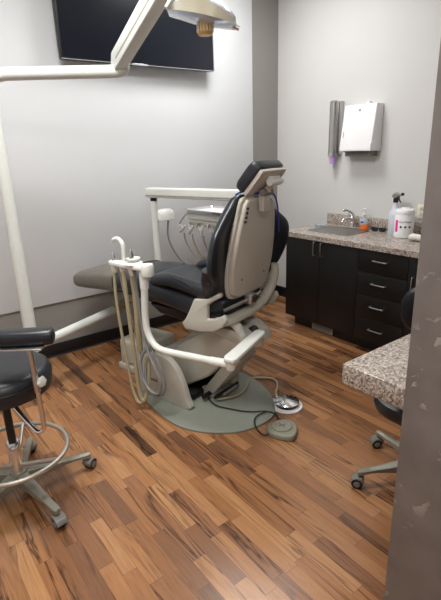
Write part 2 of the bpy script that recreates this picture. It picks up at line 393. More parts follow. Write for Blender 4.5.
bar_pull(rel(c3, (-0.6, -2.04, 0.60)), rel(c3, (-0.6, -2.04, 0.715))).build('handle', 'nickel', d)
g = thing('toe_kick_grille', 'small beige vent grille in the toe kick below the sink doors', 'vent', (-0.53, -1.155, 0.055))
MB().box((-0.008, -0.12, -0.045), (-0.001, 0.12, 0.035), 0.002).build('frame', 'cream', g)
mb = MB()
for k in range(7): mb.box((-0.011, -0.11, -0.037+k*0.0105), (-0.007, 0.11, -0.032+k*0.0105))
mb.build('louvre', 'grey_back', g)

# countertop with sink opening
SX0, SX1, SY0, SY1 = -0.45, -0.15, -1.31, -0.89
ct = thing('countertop', 'speckled granite-look countertop with backsplash over the black cabinets', 'countertop', (-0.3, -1.7, 0.87))
mb = MB(); CY0 = -2.64
for a, b in (((-0.635, CY0), (SX0, YC+0.015)), ((SX1, CY0), (-0.001, YC+0.015)), ((SX0, CY0), (SX1, SY0)), ((SX0, SY1), (SX1, YC+0.015))):
    rbox(ct, mb, (a[0], a[1], 0.8685), (b[0], b[1], 0.91))
bmesh.ops.remove_doubles(mb.bm, verts=mb.bm.verts, dist=1e-5)
mb.build('slab', 'granite', ct, smooth=False)
mb = MB(); rbox(ct, mb, (-0.022, CY0, 0.9105), (-0.001, YC+0.015, 1.01), 0.002); mb.build('backsplash', 'granite', ct)
sk = thing('sink', 'rectangular stainless steel drop-in sink in the countertop', 'sink', ((SX0+SX1)/2, (SY0+SY1)/2, 0.91))
hx, hy = (SX1-SX0)/2, (SY1-SY0)/2
def rr_ring(a, b, r, z, n=6):
    o = []
    for cx, cy, s in ((a-r, b-r, 0), (-a+r, b-r, 1), (-a+r, -b+r, 2), (a-r, -b+r, 3)):
        for k in range(n+1):
            t = s*PI/2+k/n*PI/2; o.append(Vector((cx+r*math.cos(t), cy+r*math.sin(t), z)))
    return o
MB().loft([rr_ring(hx+0.016, hy+0.016, 0.03, 0.0015), rr_ring(hx+0.014, hy+0.014, 0.03, 0.006), rr_ring(hx-0.012, hy-0.012, 0.05, 0.006), rr_ring(hx-0.022, hy-0.022, 0.05, 0.0),
           rr_ring(hx-0.035, hy-0.035, 0.05, -0.15), rr_ring(hx-0.06, hy-0.06, 0.05, -0.165), rr_ring(0.03, 0.03, 0.029, -0.17)]).build('basin', 'sink', sk)
MB().lathe([(0.0, -0.168), (0.035, -0.168), (0.04, -0.164), (0.03, -0.162), (0.0, -0.166)]).build('drain', 'chrome', sk)

fa = thing('faucet', 'chrome single-lever faucet behind the sink', 'faucet', (-0.075, -1.08, 0.911)); fa.scale = (1.1, 1.2, 1.05)
MB().lathe([(0.0, 0), (0.045, 0), (0.045, 0.008), (0.03, 0.014), (0.026, 0.05), (0.03, 0.075), (0.026, 0.095), (0, 0.1)]).box((-0.03, -0.085, 0), (0.03, 0.085, 0.01), 0.006).build('body', 'chrome', fa)
MB().tube([(0, 0, 0.05), (-0.05, 0, 0.085), (-0.11, 0, 0.09), (-0.135, 0, 0.07), (-0.138, 0, 0.055)], [0.02, 0.016, 0.013, 0.012, 0.012], 12, 5).build('spout', 'chrome', fa)
MB().tube([(0, 0, 0.095), (-0.01, 0.01, 0.125), (-0.045, 0.035, 0.15), (-0.07, 0.05, 0.145)], [0.024, 0.022, 0.013, 0.009], 12, 5).build('lever', 'chrome', fa)

so = thing('soap_dispenser', 'small clear pump bottle of orange hand soap beside the faucet', 'bottle', (-0.10, -1.225, 0.9105)); so.scale = (1.05, 1.05, 1.0)
def oval(prof, c=(0, 0), sx=1.0, n=28):
    return [[Vector((r*sx*math.cos(2*PI*j/n), r*math.sin(2*PI*j/n), z)) for j in range(n)] for r, z in prof]
MB().loft(oval([(0.036, 0), (0.04, 0.006), (0.04, 0.045), (0.039, 0.055)], sx=0.7)).build('soap', 'softsoap', so)
MB().loft(oval([(0.039, 0.0555), (0.037, 0.085), (0.028, 0.108), (0.013, 0.12), (0.013, 0.13)], sx=0.7)).build('bottle', 'clearp', so)
MB().box((-0.0305, -0.02, 0.045), (-0.0285, 0.02, 0.09), 0.0008).build('label', 'tvlogo', so)
MB().box((-0.0320, -0.014, 0.062), (-0.0306, 0.014, 0.078), 0.0006).build('label_stripe', 'blue', so)
MB().lathe([(0.0, 0.13), (0.015, 0.13), (0.015, 0.148), (0.006, 0.15), (0.005, 0.178), (0.018, 0.18), (0.018, 0.19), (0, 0.191)], n=18).box((-0.045, -0.006, 0.181), (0, 0.006, 0.19), 0.003).build('pump', 'whitep', so)
dish = tag(MB().loft(oval([(0.03, 0), (0.055, 0.004), (0.06, 0.014), (0.055, 0.014), (0.05, 0.008), (0.0005, 0.006)], sx=0.8)).build('soap_dish', 'glass'), 'flat clear glass dish on the countertop left of the sink', 'dish')
dish.location = (-0.2, -0.795, 0.9105)
bk = thing('eyeglasses', 'black plastic protective glasses lying folded by the backsplash', 'glasses', (-0.105, -1.385, 0.9105), rotz=math.radians(8))
for s in (-1, 1): MB().loft([sring((-0.012+dx, s*0.034, 0.02), (0, 1, 0), (0, 0, 1), a, b, 2.6, 20) for dx, a, b in ((0, 0.026, 0.016), (0.004, 0.031, 0.02), (0.009, 0.031, 0.02), (0.012, 0.027, 0.017))]).build('lens', 'blackp', bk)
MB().box((-0.01, -0.072, 0.026), (0.0, 0.072, 0.036), 0.003).build('brow_bar', 'blackp', bk)
for s in (-1, 1): MB().tube([(-0.004, s*0.068, 0.03), (0.012, s*0.064, 0.026), (0.02, -s*0.03, 0.02), (0.022, -s*0.055, 0.01)], 0.004, 8, 4).build('temple', 'blackp', bk)

sp = thing('spray_bottle', 'tall translucent white spray bottle with grey trigger head', 'bottle', (-0.13, -1.545, 0.9105))
MB().lathe([(0, 0), (0.043, 0), (0.047, 0.008), (0.047, 0.15), (0.044, 0.175), (0.027, 0.205), (0.02, 0.235), (0.017, 0.255)]).build('body', 'bottle', sp)
MB().lathe([(0, 0.254), (0.021, 0.254), (0.021, 0.285), (0.014, 0.29), (0, 0.29)], n=20).build('collar', 'blackp', sp)
MB().prism([(0.035, 0.29), (-0.012, 0.288), (-0.045, 0.305), (-0.075, 0.315), (-0.072, 0.328), (-0.02, 0.335), (0.02, 0.325), (0.045, 0.3)], 'x', -0.012, 0.012, 0.004).build('trigger_head', 'nickel', sp)
MB().tube([(0, -0.035, 0.307), (0, -0.042, 0.28), (0, -0.062, 0.258)], 0.006, 8, 4).box((-0.01, -0.088, 0.312), (0.01, -0.07, 0.332), 0.004).build('trigger', 'blackp', sp)
for o in sp.children: pass
sp.rotation_euler = (0, 0, math.radians(-20)); sp.scale = (1, 1, 1.05)

wi = thing('wipes_canister', 'round white tub of disinfectant wipes with a magenta label band', 'canister', (-0.19, -1.675, 0.9105), rotz=math.radians(215))
MB().lathe([(0, 0), (0.07, 0), (0.075, 0.006), (0.075, 0.19), (0.072, 0.194)], n=40).build('tub', 'whitep', wi)
MB().lathe([(0.072, 0.1945), (0.077, 0.195), (0.077, 0.218), (0.073, 0.225), (0.035, 0.232), (0.03, 0.238), (0, 0.238)], n=40).build('lid', 'whitep', wi)
def curved_patch(a0, a1, z0, z1, r, th=0.0008, n=10):
    rings = []
    for k in range(n+1):
        a = a0+(a1-a0)*k/n; c, s = math.cos(a), math.sin(a)
        rings.append([Vector((r*c, r*s, z0)), Vector(((r+th)*c, (r+th)*s, z0)), Vector(((r+th)*c, (r+th)*s, z1)), Vector((r*c, r*s, z1))])
    return MB().loft(rings)
curved_patch(math.radians(-62), math.radians(-42), 0.05, 0.145, 0.0752).build('label_band', 'pink', wi)
mb = MB()
def wrap_text(mb, body, size, z, r, a0):
    t = MB().text(body, size, Matrix.Identity(4), 0.0004)
    for v in t.bm.verts:
        a = a0+v.co.x/r; v.co = Vector(((r+v.co.z)*math.cos(a), (r+v.co.z)*math.sin(a), z+v.co.y))
    mb.add(t.bm)
wrap_text(mb, 'CaviWipes1', 0.021, 0.132, 0.0762, math.radians(5))
for k, a in enumerate((-22, 4, 30)):
    t = MB().lathe([(0, 0), (0.009, 0), (0.009, 0.0006), (0, 0.0006)], n=14)
    for v in t.bm.verts:
        aa = math.radians(a)+v.co.x/0.0762; v.co = Vector(((0.0762+v.co.z)*math.cos(aa), (0.0762+v.co.z)*math.sin(aa), 0.092+v.co.y))
    t.build('icon', 'ink', wi)
mb.build('lettering', 'ink', wi)
cl = MB()
cl.loft([sring((0, y, 0.03+0.004*math.sin(y*60)), (1, 0, 0), (0, 0, 1), 0.045*k, 0.028*k, 2.6, 24) for y, k in ((-0.075, 0.55), (-0.068, 0.9), (-0.03, 1.0), (0.0, 0.97), (0.04, 1.02), (0.062, 0.9), (0.07, 0.5))])
o = tag(cl.build('folded_cloth', 'cloth'), 'rolled white cloth with yellow print in front of the wipes tub', 'cloth'); o.scale = (0.85, 0.85, 0.85); o.location = (-0.28, -1.85, 0.9165); o.rotation_euler = (0, 0, math.radians(15))

ol = thing('wall_outlet', 'ivory electrical outlet on the wall above the backsplash', 'outlet', (0, -1.71, 1.10))
MB().box((-0.006, -0.038, -0.058), (-0.0005, 0.038, 0.058), 0.002).build('cover_plate', 'outlet', ol)
for z in (-0.022, 0.022): MB().lathe([(0, 0), (0.017, 0), (0.016, 0.003), (0, 0.003)], n=20, mat=T((-0.006, 0, z), ry=-PI/2)).build('socket', 'cream', ol)

# paper towel dispenser
pd = thing('paper_towel_dispenser', 'white wall-mounted paper towel dispenser on the right wall', 'dispenser', (0, -1.115, 1.78))
MB().prism([(-0.004, 0.19), (-0.10, 0.19), (-0.155, -0.165), (-0.155, -0.19), (-0.004, -0.19)], 'y', -0.165, 0.165, 0.006, 3).build('housing', 'whitep', pd)
MB().box((-0.10, -0.13, -0.235), (-0.003, 0.14, -0.1905), 0.003).build('back_plate', 'grey_back', pd)
MB().box((-0.158, -0.10, -0.194), (-0.09, 0.12, -0.1895), 0.002).build('towel_slot', 'blackp', pd)
MB().lathe([(0, 0), (0.012, 0), (0.01, 0.004), (0, 0.005)], n=18, mat=T((-0.108, 0.0, 0.145), ry=-PI/2-0.154)).build('lock', 'nickel', pd)
MB().prism([(-0.166, -0.188), (-0.166, -0.13), (-0.10, -0.10), (-0.06, -0.10), (-0.05, -0.188)][::-1], 'y', -0.170, -0.166, 0.001).build('side_flap', 'whitep', pd)
MB().box((-0.05, -0.05, 0.19), (-0.01, -0.02, 0.215), 0.005).build('latch', 'whitep', pd)
mb = MB().text('Towels', 0.022, basis((-0.1408, 0.137, -0.06), (-0.0, 0.0, 1), (0, 1, 0)), 0.0006); mb.build('lettering', 'grey_back', pd)
# cup dispenser
cd_ = thing('cup_dispenser', 'tall stainless steel tube cup dispenser left of the towel dispenser', 'dispenser', (-0.062, -0.80, 1.55))
MB().lathe([(0.034, 0.0), (0.040, 0.0), (0.040, 0.47), (0.030, 0.48), (0, 0.48)], n=24).build('tube', 'steel', cd_)
MB().box((0.02, -0.062, 0.01), (0.0615, -0.012, 0.475), 0.004).build('back_channel', 'steel', cd_)
MB().lathe([(0.034, 0.001), (0.043, 0.001), (0.043, 0.03), (0.041, 0.03)], n=24).build('lower_rim', 'nickel', cd_)
cu = tag(MB().lathe([(0, -0.075), (0.024, -0.075), (0.032, 0.0), (0.0332, 0.02), (0.030, 0.02), (0.022, -0.068), (0, -0.068)], n=24).build('paper_cup', 'purple'), 'lilac disposable cup poking out below the steel dispenser', 'cup')
cu.location = (-0.062, -0.80, 1.552)

# ================================================================== TELEVISION
tv = thing('television', 'large black flat television mounted on the pale wall panel', 'television', (-1.605, -0.016, 2.305), 0)
MB().box((-0.69, -0.115, 0), (0.69, -0.06, 0.80), 0.006).build('body', 'blackp', tv)
MB().box((-0.678, -0.1175, 0.018), (0.678, -0.1153, 0.788)).build('screen', 'screen', tv, smooth=False)
MB().box((-0.25, -0.0595, 0.2), (0.25, -0.0005, 0.6), 0.004).build('wall_bracket', 'blackp', tv)
MB().box((-0.12, -0.119, -0.004), (0.02, -0.1152, 0.010), 0.001).build('logo_strip', 'tvlogo', tv)
MB().box((-0.69, -0.1185, 0.0), (0.69, -0.1155, 0.004)).box((0.687, -0.1185, 0.0), (0.6905, -0.1155, 0.8)).build('bezel_edge', 'tvlogo', tv)

# ================================================================== DENTAL CHAIR (local: x = toward toes, y = patient's left)
AX = math.radians(105)
OX, OY = -1.95, -1.40
ch = thing('dental_chair', 'black upholstered dental patient chair with taupe shell on a sage base plate', 'dental chair', (OX, OY, 0), AX)
# base plate outline
bp = [(0.62, 0.10), (0.55, 0.24), (0.42, 0.33), (0.25, 0.40), (0.05, 0.46), (-0.12, 0.475), (-0.29, 0.42), (-0.43, 0.31), (-0.50, 0.16), (-0.50, 0.02), (-0.41, -0.12), (-0.27, -0.24), (-0.08, -0.32), (0.1, -0.34), (0.3, -0.33), (0.5, -0.28), (0.62, -0.15)]
bps = [(v.x, v.y) for v in catmull([Vector((a, b, 0)) for a, b in bp], 5, True)]
MB().prism(bps, 'z', 0.0, 0.014, 0.004).build('base_plate', 'plate', ch)
# base side covers
fen = [(0.44, 0.015), (0.49, 0.14), (0.45, 0.25), (0.37, 0.315), (0.27, 0.35), (0.17, 0.345), (0.09, 0.30), (0.03, 0.20), (-0.005, 0.09), (-0.022, 0.015), (0.2, 0.012)]
fs = [(v.x, v.z) for v in catmull([Vector((a, 0, b)) for a, b in fen], 4)]
for y0, y1 in ((0.26, 0.308), (-0.25, -0.21)):
    MB().prism(fs, 'y', y0, y1, 0.012, 3).build('base_cover', 'cream', ch)
MB().prism([(0.50, 0.015), (0.51, 0.13), (0.46, 0.24), (0.36, 0.30), (0.24, 0.33), (0.22, 0.10), (0.3, 0.015)], 'y', -0.21, 0.261, 0.015, 3).build('base_hood', 'cream', ch)
mb = MB().text('adec', 0.036, basis((0.285, 0.3088, 0.150), (-1, 0, -0.0), (0, 0, 1)), 0.0005); mb.build('lettering', 'ink', ch)
MB().prism([(0.345, 0.142), (0.355, 0.165), (0.345, 0.185), (0.33, 0.178), (0.327, 0.15)], 'y', 0.3082, 0.3095).build('logo', 'orange', ch)
# lift arm (parallelogram) with covers
MB().prism([(0.30, 0.10), (0.20, 0.06), (0.16, 0.06), (-0.06, 0.20), (-0.27, 0.42), (-0.33, 0.50), (-0.30, 0.55), (-0.18, 0.565), (-0.06, 0.535), (0.19, 0.375), (0.26, 0.28)], 'y', -0.13, 0.15, 0.018, 3).build('lift_arm', 'cream', ch)
MB().prism([(0.02, 0.07), (-0.06, 0.05), (-0.30, 0.36), (-0.24, 0.41)], 'y', -0.09, 0.10, 0.008).build('lower_link', 'cream', ch)
MB().box((-0.10, -0.16, 0.012), (0.04, -0.08, 0.15), 0.01).box((-0.06, 0.05, 0.012), (0.05, 0.09, 0.07), 0.006).box((-0.12, -0.1, 0.03), (0.02, 0.05, 0.05), 0.004).build('pivot_bracket', 'cream', ch)
MB().tube([(-0.03, 0.17, 0.05), (-0.03, -0.15, 0.05)], 0.016, 12).tube([(-0.10, 0.13, 0.05), (-0.10, -0.13, 0.05)], 0.012, 12).box((0.03, -0.12, 0.02), (0.2, 0.2, 0.06), 0.006).build('pivot_shaft', 'blackp', ch)
dome = [(-0.08, 0.545), (-0.14, 0.578), (-0.22, 0.588), (-0.30, 0.572), (-0.37, 0.525), (-0.39, 0.47), (-0.35, 0.47), (-0.31, 0.50), (-0.14, 0.525)]
MB().prism(dome, 'y', 0.02, 0.155, 0.012, 3).prism(dome, 'y', -0.14, -0.05, 0.012, 3).build('pivot_cover', 'cream', ch)
MB().tube([(-0.31, 0.02, 0.53), (-0.31, -0.05, 0.53)], 0.03, 16).box((-0.33, -0.10, 0.49), (-0.20, 0.08, 0.55), 0.01).build('pivot_gap', 'blackp', ch)
# seat pan and side bracket
MB().prism([(0.30, 0.60), (-0.05, 0.575), (-0.22, 0.585), (-0.25, 0.66), (0.40, 0.655)], 'y', -0.20, 0.20, 0.015, 3).build('seat_pan', 'blackp', ch)
brk = [(-0.105, 0.797), (-0.17, 0.805), (-0.23, 0.825), (-0.30, 0.865), (-0.31, 0.84), (-0.235, 0.795), (-0.205, 0.77), (-0.20, 0.685), (-0.27, 0.70), (-0.325, 0.735), (-0.345, 0.70), (-0.315, 0.655), (-0.246, 0.614), (-0.14, 0.592), (-0.02, 0.585), (0.005, 0.62), (-0.03, 0.66), (-0.065, 0.72)]
for y0, y1 in ((0.265, 0.30), (-0.30, -0.265)):
    MB().prism(brk, 'y', y0, y1, 0.01, 3).build('side_bracket', 'cream', ch)
MB().tube([(-0.27, 0.28, 0.675), (-0.285, 0.2, 0.665), (-0.29, 0.08, 0.665), (-0.295, -0.06, 0.675), (-0.30, -0.16, 0.705), (-0.315, -0.225, 0.77), (-0.335, -0.245, 0.86), (-0.34, -0.24, 0.93)], [0.040, 0.040, 0.040, 0.040, 0.038, 0.032, 0.026], 20, 6, flat=0.75).build('back_yoke', 'cream', ch)
MB().box((-0.36, 0.0, 0.735), (-0.305, 0.06, 0.80), 0.008).tube([(-0.25, 0.20, 0.72), (-0.31, 0.06, 0.755), (-0.33, -0.08, 0.775)], 0.012, 10, 4).build('recline_mechanism', 'nickel', ch)
MB().prism([(-0.25, 0.655), (-0.31, 0.62), (-0.345, 0.545), (-0.325, 0.545), (-0.28, 0.59), (-0.22, 0.62)], 'y', 0.10, 0.145, 0.006, 2).build('release_lever', 'white', ch)
# seat & leg cushion
def cush(keys, N=40, n=3.6):
    rings = []
    K = interp(keys, 6)
    for u, zt, zb, hw in K:
        rings.append(sring((u, 0, (zt+zb)/2), (0, 1, 0), (0, 0, 1), hw, (zt-zb)/2, n, N))
    return MB().loft(rings)
cush([(-0.27, 0.79, 0.70, 0.15), (-0.25, 0.80, 0.675, 0.20), (-0.19, 0.815, 0.645, 0.235), (-0.14, 0.818, 0.632, 0.26), (0, 0.822, 0.645, 0.27), (0.2, 0.838, 0.67, 0.275), (0.33, 0.86, 0.68, 0.272), (0.38, 0.85, 0.70, 0.265), (0.40, 0.82, 0.72, 0.24)]).build('seat', 'leather', ch)
leg = cush([(0.37, 0.81, 0.73, 0.23), (0.385, 0.845, 0.71, 0.255), (0.45, 0.858, 0.70, 0.265), (0.62, 0.852, 0.69, 0.255), (0.9, 0.815, 0.668, 0.235), (1.12, 0.78, 0.645, 0.215), (1.23, 0.755, 0.638, 0.205), (1.262, 0.725, 0.655, 0.175)]).build('leg_rest', 'leather', ch)
cush([(0.70, 0.848, 0.672, 0.257), (0.72, 0.853, 0.672, 0.258), (0.9, 0.825, 0.658, 0.243), (1.10, 0.79, 0.637, 0.224), (1.21, 0.766, 0.632, 0.212), (1.22, 0.755, 0.64, 0.206)]).build('foot_sleeve', 'sleeve', leg)
MB().prism([(0.25, 0.62), (0.35, 0.66), (0.9, 0.66), (0.86, 0.635), (0.4, 0.60)], 'y', -0.08, 0.08, 0.008).build('leg_rest_frame', 'blackp', ch)
# side bolsters running from seat to back
for s in (1, -1):
    P = [(0.30, s*0.215, 0.80), (0.27, s*0.235, 0.845), (0.16, s*0.245, 0.867), (0.02, s*0.247, 0.86), (-0.10, s*0.25, 0.845), (-0.17, s*0.25, 0.84), (-0.215, s*0.26, 0.87), (-0.23, s*0.30, 0.93), (-0.245, s*0.33, 1.0)]
    b = MB().tube(P, [0.024, 0.040, 0.045, 0.044, 0.046, 0.048, 0.05, 0.048, 0.03], 16, 6).build('side_bolster', 'leather', ch)
    Q = [(0.12, s*0.272, 0.897), (0.02, s*0.28, 0.888), (-0.08, s*0.288, 0.866), (-0.155, s*0.292, 0.832), (-0.2, s*0.292, 0.815), (-0.245, s*0.312, 0.86), (-0.262, s*0.348, 0.93)]
    MB().tube(Q, 0.005, 8, 5).build('piping', 'blackp', b)
# back cushion
rings = []
for z, uc, hw, ht, wing, cy in interp([(0.79, -0.20, 0.18, 0.03, 0.4, 0), (0.81, -0.20, 0.23, 0.045, 0.5, 0), (0.88, -0.20, 0.31, 0.05, 0.6, -0.02), (0.97, -0.205, 0.375, 0.052, 0.6, -0.02), (1.08, -0.215, 0.395, 0.052, 0.6, -0.03), (1.18, -0.23, 0.365, 0.052, 0.6, -0.04), (1.26, -0.25, 0.28, 0.052, 0.6, -0.03), (1.33, -0.275, 0.195, 0.05, 0.5, -0.01), (1.375, -0.295, 0.15, 0.04, 0.3, 0), (1.395, -0.305, 0.11, 0.02, 0.2, 0)], 6):
    R = sring((uc, cy, z), (0, 1, 0), (1, 0, 0), hw, ht, 2.8, 44)
    for p in R: p.x -= wing*p.y*p.y
    rings.append(R)
bc = MB().loft(rings).build('backrest', 'leather', ch)
# back shell
def su(z): return -0.262-0.085*(z-0.8)/0.57
out = [(0.135, 1.372), (0.0, 1.378), (-0.12, 1.372), (-0.165, 1.345), (-0.20, 1.25), (-0.228, 1.12), (-0.236, 1.0), (-0.228, 0.90), (-0.20, 0.825), (-0.14, 0.79), (0.0, 0.782), (0.14, 0.79), (0.20, 0.82), (0.228, 0.90), (0.232, 1.0), (0.215, 1.12), (0.185, 1.25), (0.165, 1.345)]
def shellfn(c):
    y = c.y*0.84 if c.y > 0 else c.y
    return (c.x+su(c.z)+0.12*y*y, y, c.z)
sh = MB().prism(out, 'x', -0.045, 0.03, 0.016, 3, fn=shellfn, ang=60).build('back_shell', 'shell', ch)
rim = [Vector((0, a*1.035, 1.08+(b-1.08)*1.01)) for a, b in out]
rim = [Vector(shellfn(Vector((-0.006, p.y, p.z)))) for p in catmull(rim, 3, True)]
MB().tube(rim, 0.013, 8, 0, True).build('shell_rim', 'cream', sh)
mb = MB()
for z in (1.325, 1.30, 1.275, 1.25):
    u = su(z); mb.box((u-0.052, 0.128-(1.325-z)*-0.12-0.010, z-0.006), (u-0.040, 0.128-(1.325-z)*-0.12+0.004, z+0.006), 0.002)
mb.build('control_button', 'ink', sh)
for y in (0.10, -0.14):
    MB().lathe([(0, 0), (0.008, 0), (0.006, 0.004), (0, 0.004)], n=14, mat=T((su(0.9)-0.0425, y, 0.9), ry=-PI/2)).build('screw', 'grey_back', sh)
# headrest
hc = Vector((-0.395, 0.005, 1.485)); hd = Vector((-0.128, 0, 0.143)).normalized(); hn = Vector((-0.143, 0, -0.128)).normalized()
rings = []
for y, k, kk in ((-0.135, 0.6, 0.7), (-0.13, 0.85, 0.9), (-0.12, 0.97, 0.98), (-0.08, 1, 1), (0, 1, 1), (0.08, 1, 1), (0.12, 0.97, 0.98), (0.13, 0.85, 0.9), (0.135, 0.6, 0.7)):
    c = hc-hn*0.012; rings.append(sring((c.x, y, c.z), hd, hn, 0.097*k, 0.037*kk, 4.5, 32))
hr = MB().loft(rings).build('headrest', 'leather', ch)
rings = []
for y, k in ((-0.125, 0.85), (-0.12, 0.97), (0, 1), (0.12, 0.97), (0.125, 0.85)):
    c = hc+hn*0.034; rings.append(sring((c.x, y, c.z), hd, hn, 0.092*k, 0.014*k, 5, 28))
MB().loft(rings).build('headrest_shell', 'shell', hr)
c1 = hc+hn*0.055
def hp(a, y, n): v = hc+hd*a+hn*n; return (v.x, y, v.z)
MB().tube([hp(0.035, -0.065, 0.075), hp(0.035, 0.04, 0.075)], 0.02, 16).box((-0.03, -0.055, -0.012), (0.03, 0.03, 0.02), 0.006, mat=Matrix.Translation(Vector(hp(0.035, 0, 0.055)))).tube([hp(0.035, -0.09, 0.075), hp(0.035, -0.062, 0.075)], 0.014, 14).build('adjustment_knob', 'white', hr)
MB().tube([hp(0.03, 0, 0.07), (-0.425, 0, 1.40), (-0.415, 0, 1.34)], 0.02, 12, 3, flat=1.0).box((-0.435, -0.035, 1.30), (-0.395, 0.035, 1.40), 0.008).build('headrest_bar', 'shell', hr)
MB().tube([(-0.43, 0.045, 1.405), (-0.43, -0.045, 1.405)], 0.02, 16).build('headrest_hinge', 'grey_back', hr)
# bib chain
lan = tag(MB().tube([(-0.275, 0.085, 1.392), (-0.30, 0.085, 1.405), (-0.34, 0.075, 1.412), (-0.385, 0.05, 1.40), (-0.402, -0.02, 1.398), (-0.408, -0.09, 1.392), (-0.404, -0.145, 1.355), (-0.392, -0.19, 1.28), (-0.382, -0.215, 1.21), (-0.375, -0.232, 1.14)], 0.005, 8, 6).build('bib_cord', 'blue'), 'blue bib cord looped over the top of the chair back', 'cord')
lan.location = (OX, OY, 0); lan.rotation_euler = (0, 0, AX)

# ================================================================== INSTRUMENT ARM with holder and hoses
ia = thing('instrument_arm', 'white bent-tube arm with instrument holder and hanging hoses beside the dental chair', 'instrument arm', (OX, OY, 0.02), AX)  # swing arm attached to the dental chair, kept as a separate object
yv = 0.45
MB().tube([(0.15, yv, 0.99), (0.15, yv, 0.84)], [0.028, 0.026], 16).build('post_sleeve', 'white', ia)
MB().tube([(0.15, yv, 0.85), (0.165, yv, 0.66), (0.155, yv, 0.555), (0.11, yv, 0.49), (0.03, yv, 0.465), (-0.2, yv-0.005, 0.48), (-0.45, yv-0.01, 0.50)], 0.0215, 16, 6).build('arm_tube', 'white', ia)
MB().tube([(-0.34, yv-0.005, 0.492), (-0.46, yv-0.01, 0.502)], 0.025, 16).lathe([(0, -0.028), (0.022, -0.028), (0.026, -0.02), (0.026, 0.02), (0.022, 0.024), (0, 0.024)], c=(-0.475, yv-0.01, 0.50), n=20).build('elbow', 'white', ia)
MB().prism([(-0.515, 0.47), (-0.52, 0.44), (-0.445, 0.04), (-0.425, 0.02), (-0.38, 0.02), (-0.37, 0.045), (-0.44, 0.45), (-0.46, 0.48)][::-1], 'z', 0.525, 0.552, 0.008, 3).build('link_bar', 'white', ia)
MB().lathe([(0, 0), (0.04, 0), (0.045, 0.012), (0.045, 0.04), (0, 0.045)], c=(-0.41, 0.09, 0.478), n=20).build('pivot_hub', 'cream', ia)
hold = MB().prism([(0.50, yv-0.02), (0.51, yv+0.0), (0.49, yv+0.03), (0.42, yv+0.035), (0.30, yv+0.04), (0.18, yv+0.04), (0.10, yv+0.03), (0.09, yv-0.02), (0.14, yv-0.04), (0.3, yv-0.03), (0.42, yv-0.035)][::-1], 'z', 0.955, 0.985, 0.009, 3)
hold.lathe([(0, 0.985), (0.06, 0.985), (0.055, 0.995), (0.03, 1.0), (0.03, 1.008), (0.045, 1.01), (0.045, 1.02), (0, 1.022)], c=(0.26, yv, 0), n=24)
for x in (0.13,): hold.lathe([(0, 0.925), (0.038, 0.925), (0.041, 0.94), (0.041, 0.985), (0.036, 0.995), (0, 0.995)], c=(x, yv, 0), n=24)
for x in (0.46, 0.37, 0.28): hold.lathe([(0.0, 0.91), (0.018, 0.91), (0.026, 0.93), (0.03, 0.957), (0, 0.958)], c=(x, yv, 0), n=18)
hold.build('holder', 'white', ia)
h1 = MB().tube([(0.36, yv, 0.98), (0.355, yv, 1.05), (0.36, yv, 1.10), (0.40, yv, 1.125), (0.45, yv, 1.115), (0.475, yv, 1.09)], [0.012, 0.014, 0.014, 0.013, 0.012, 0.006], 12, 5).build('suction_tip', 'white', ia)
MB().tube([(0.47, yv, 0.96), (0.47, yv, 1.01), (0.475, yv, 1.035)], [0.016, 0.01, 0.006], 12, 3).build('syringe', 'nickel', ia)
MB().tube([(0.26, yv+0.015, 1.02), (0.26, yv+0.015, 1.06), (0.26, yv+0.015, 1.075)], [0.016, 0.013, 0.007], 12).build('valve_stem', 'nickel', ia)
# hoses
MB().tube([(0.465, yv+0.01, 0.93), (0.455, yv+0.02, 0.70), (0.42, yv+0.02, 0.40), (0.38, yv+0.02, 0.15), (0.345, yv+0.02, 0.06), (0.30, yv+0.02, 0.035), (0.27, yv, 0.07), (0.27, yv-0.03, 0.18), (0.30, yv-0.06, 0.30)], 0.010, 10, 8).build('suction_hose', 'hose_t', ia)
MB().tube([(0.36, yv+0.012, 0.93), (0.35, yv+0.015, 0.80), (0.335, yv+0.015, 0.55), (0.32, yv+0.015, 0.30), (0.305, yv+0.015, 0.12), (0.28, yv+0.01, 0.055), (0.25, yv, 0.09), (0.25, yv-0.04, 0.25), (0.28, yv-0.06, 0.34)], 0.014, 12, 8).build('suction_hose', 'hose_t', ia)
MB().tube([(0.285, yv, 0.93), (0.285, yv-0.01, 0.75), (0.29, yv-0.01, 0.55), (0.30, yv-0.02, 0.40)], 0.020, 12, 8).build('suction_hose', 'hose_t', ia)
MB().tube([(0.25, yv+0.01, 0.95), (0.25, yv, 0.80), (0.235, yv, 0.60), (0.17, yv+0.015, 0.43), (0.09, yv+0.03, 0.33), (0.05, yv+0.03, 0.24), (0.08, yv+0.03, 0.17), (0.16, yv+0.03, 0.165), (0.24, yv+0.02, 0.22), (0.28, yv+0.0, 0.32), (0.26, yv-0.02, 0.40), (0.22, yv-0.05, 0.42)], 0.0095, 10, 8).build('corrugated_hose', 'hose_g', ia)
MB().tube([(0.22, yv-0.01, 0.95), (0.22, yv-0.015, 0.80), (0.21, yv-0.02, 0.60), (0.15, yv, 0.46), (0.07, yv+0.01, 0.36), (0.03, yv+0.01, 0.25), (0.06, yv+0.015, 0.16), (0.15, yv+0.01, 0.14), (0.24, yv+0.0, 0.19), (0.27, yv-0.03, 0.30)], 0.0085, 10, 8).build('corrugated_hose', 'hose_g', ia)
MB().tube([(0.42, yv, 0.95), (0.41, yv-0.01, 0.80), (0.36, yv-0.02, 0.6), (0.31, yv-0.03, 0.36)], 0.006, 8, 8).build('air_hose', 'hose_l', ia)

for o in ia.children:
    if o.name.split('.')[0] in ('holder', 'suction_hose', 'corrugated_hose', 'air_hose', 'suction_tip', 'syringe', 'valve_stem'):
        for v in o.data.vertices: v.co.x = 0.13+(v.co.x-0.15)*0.88
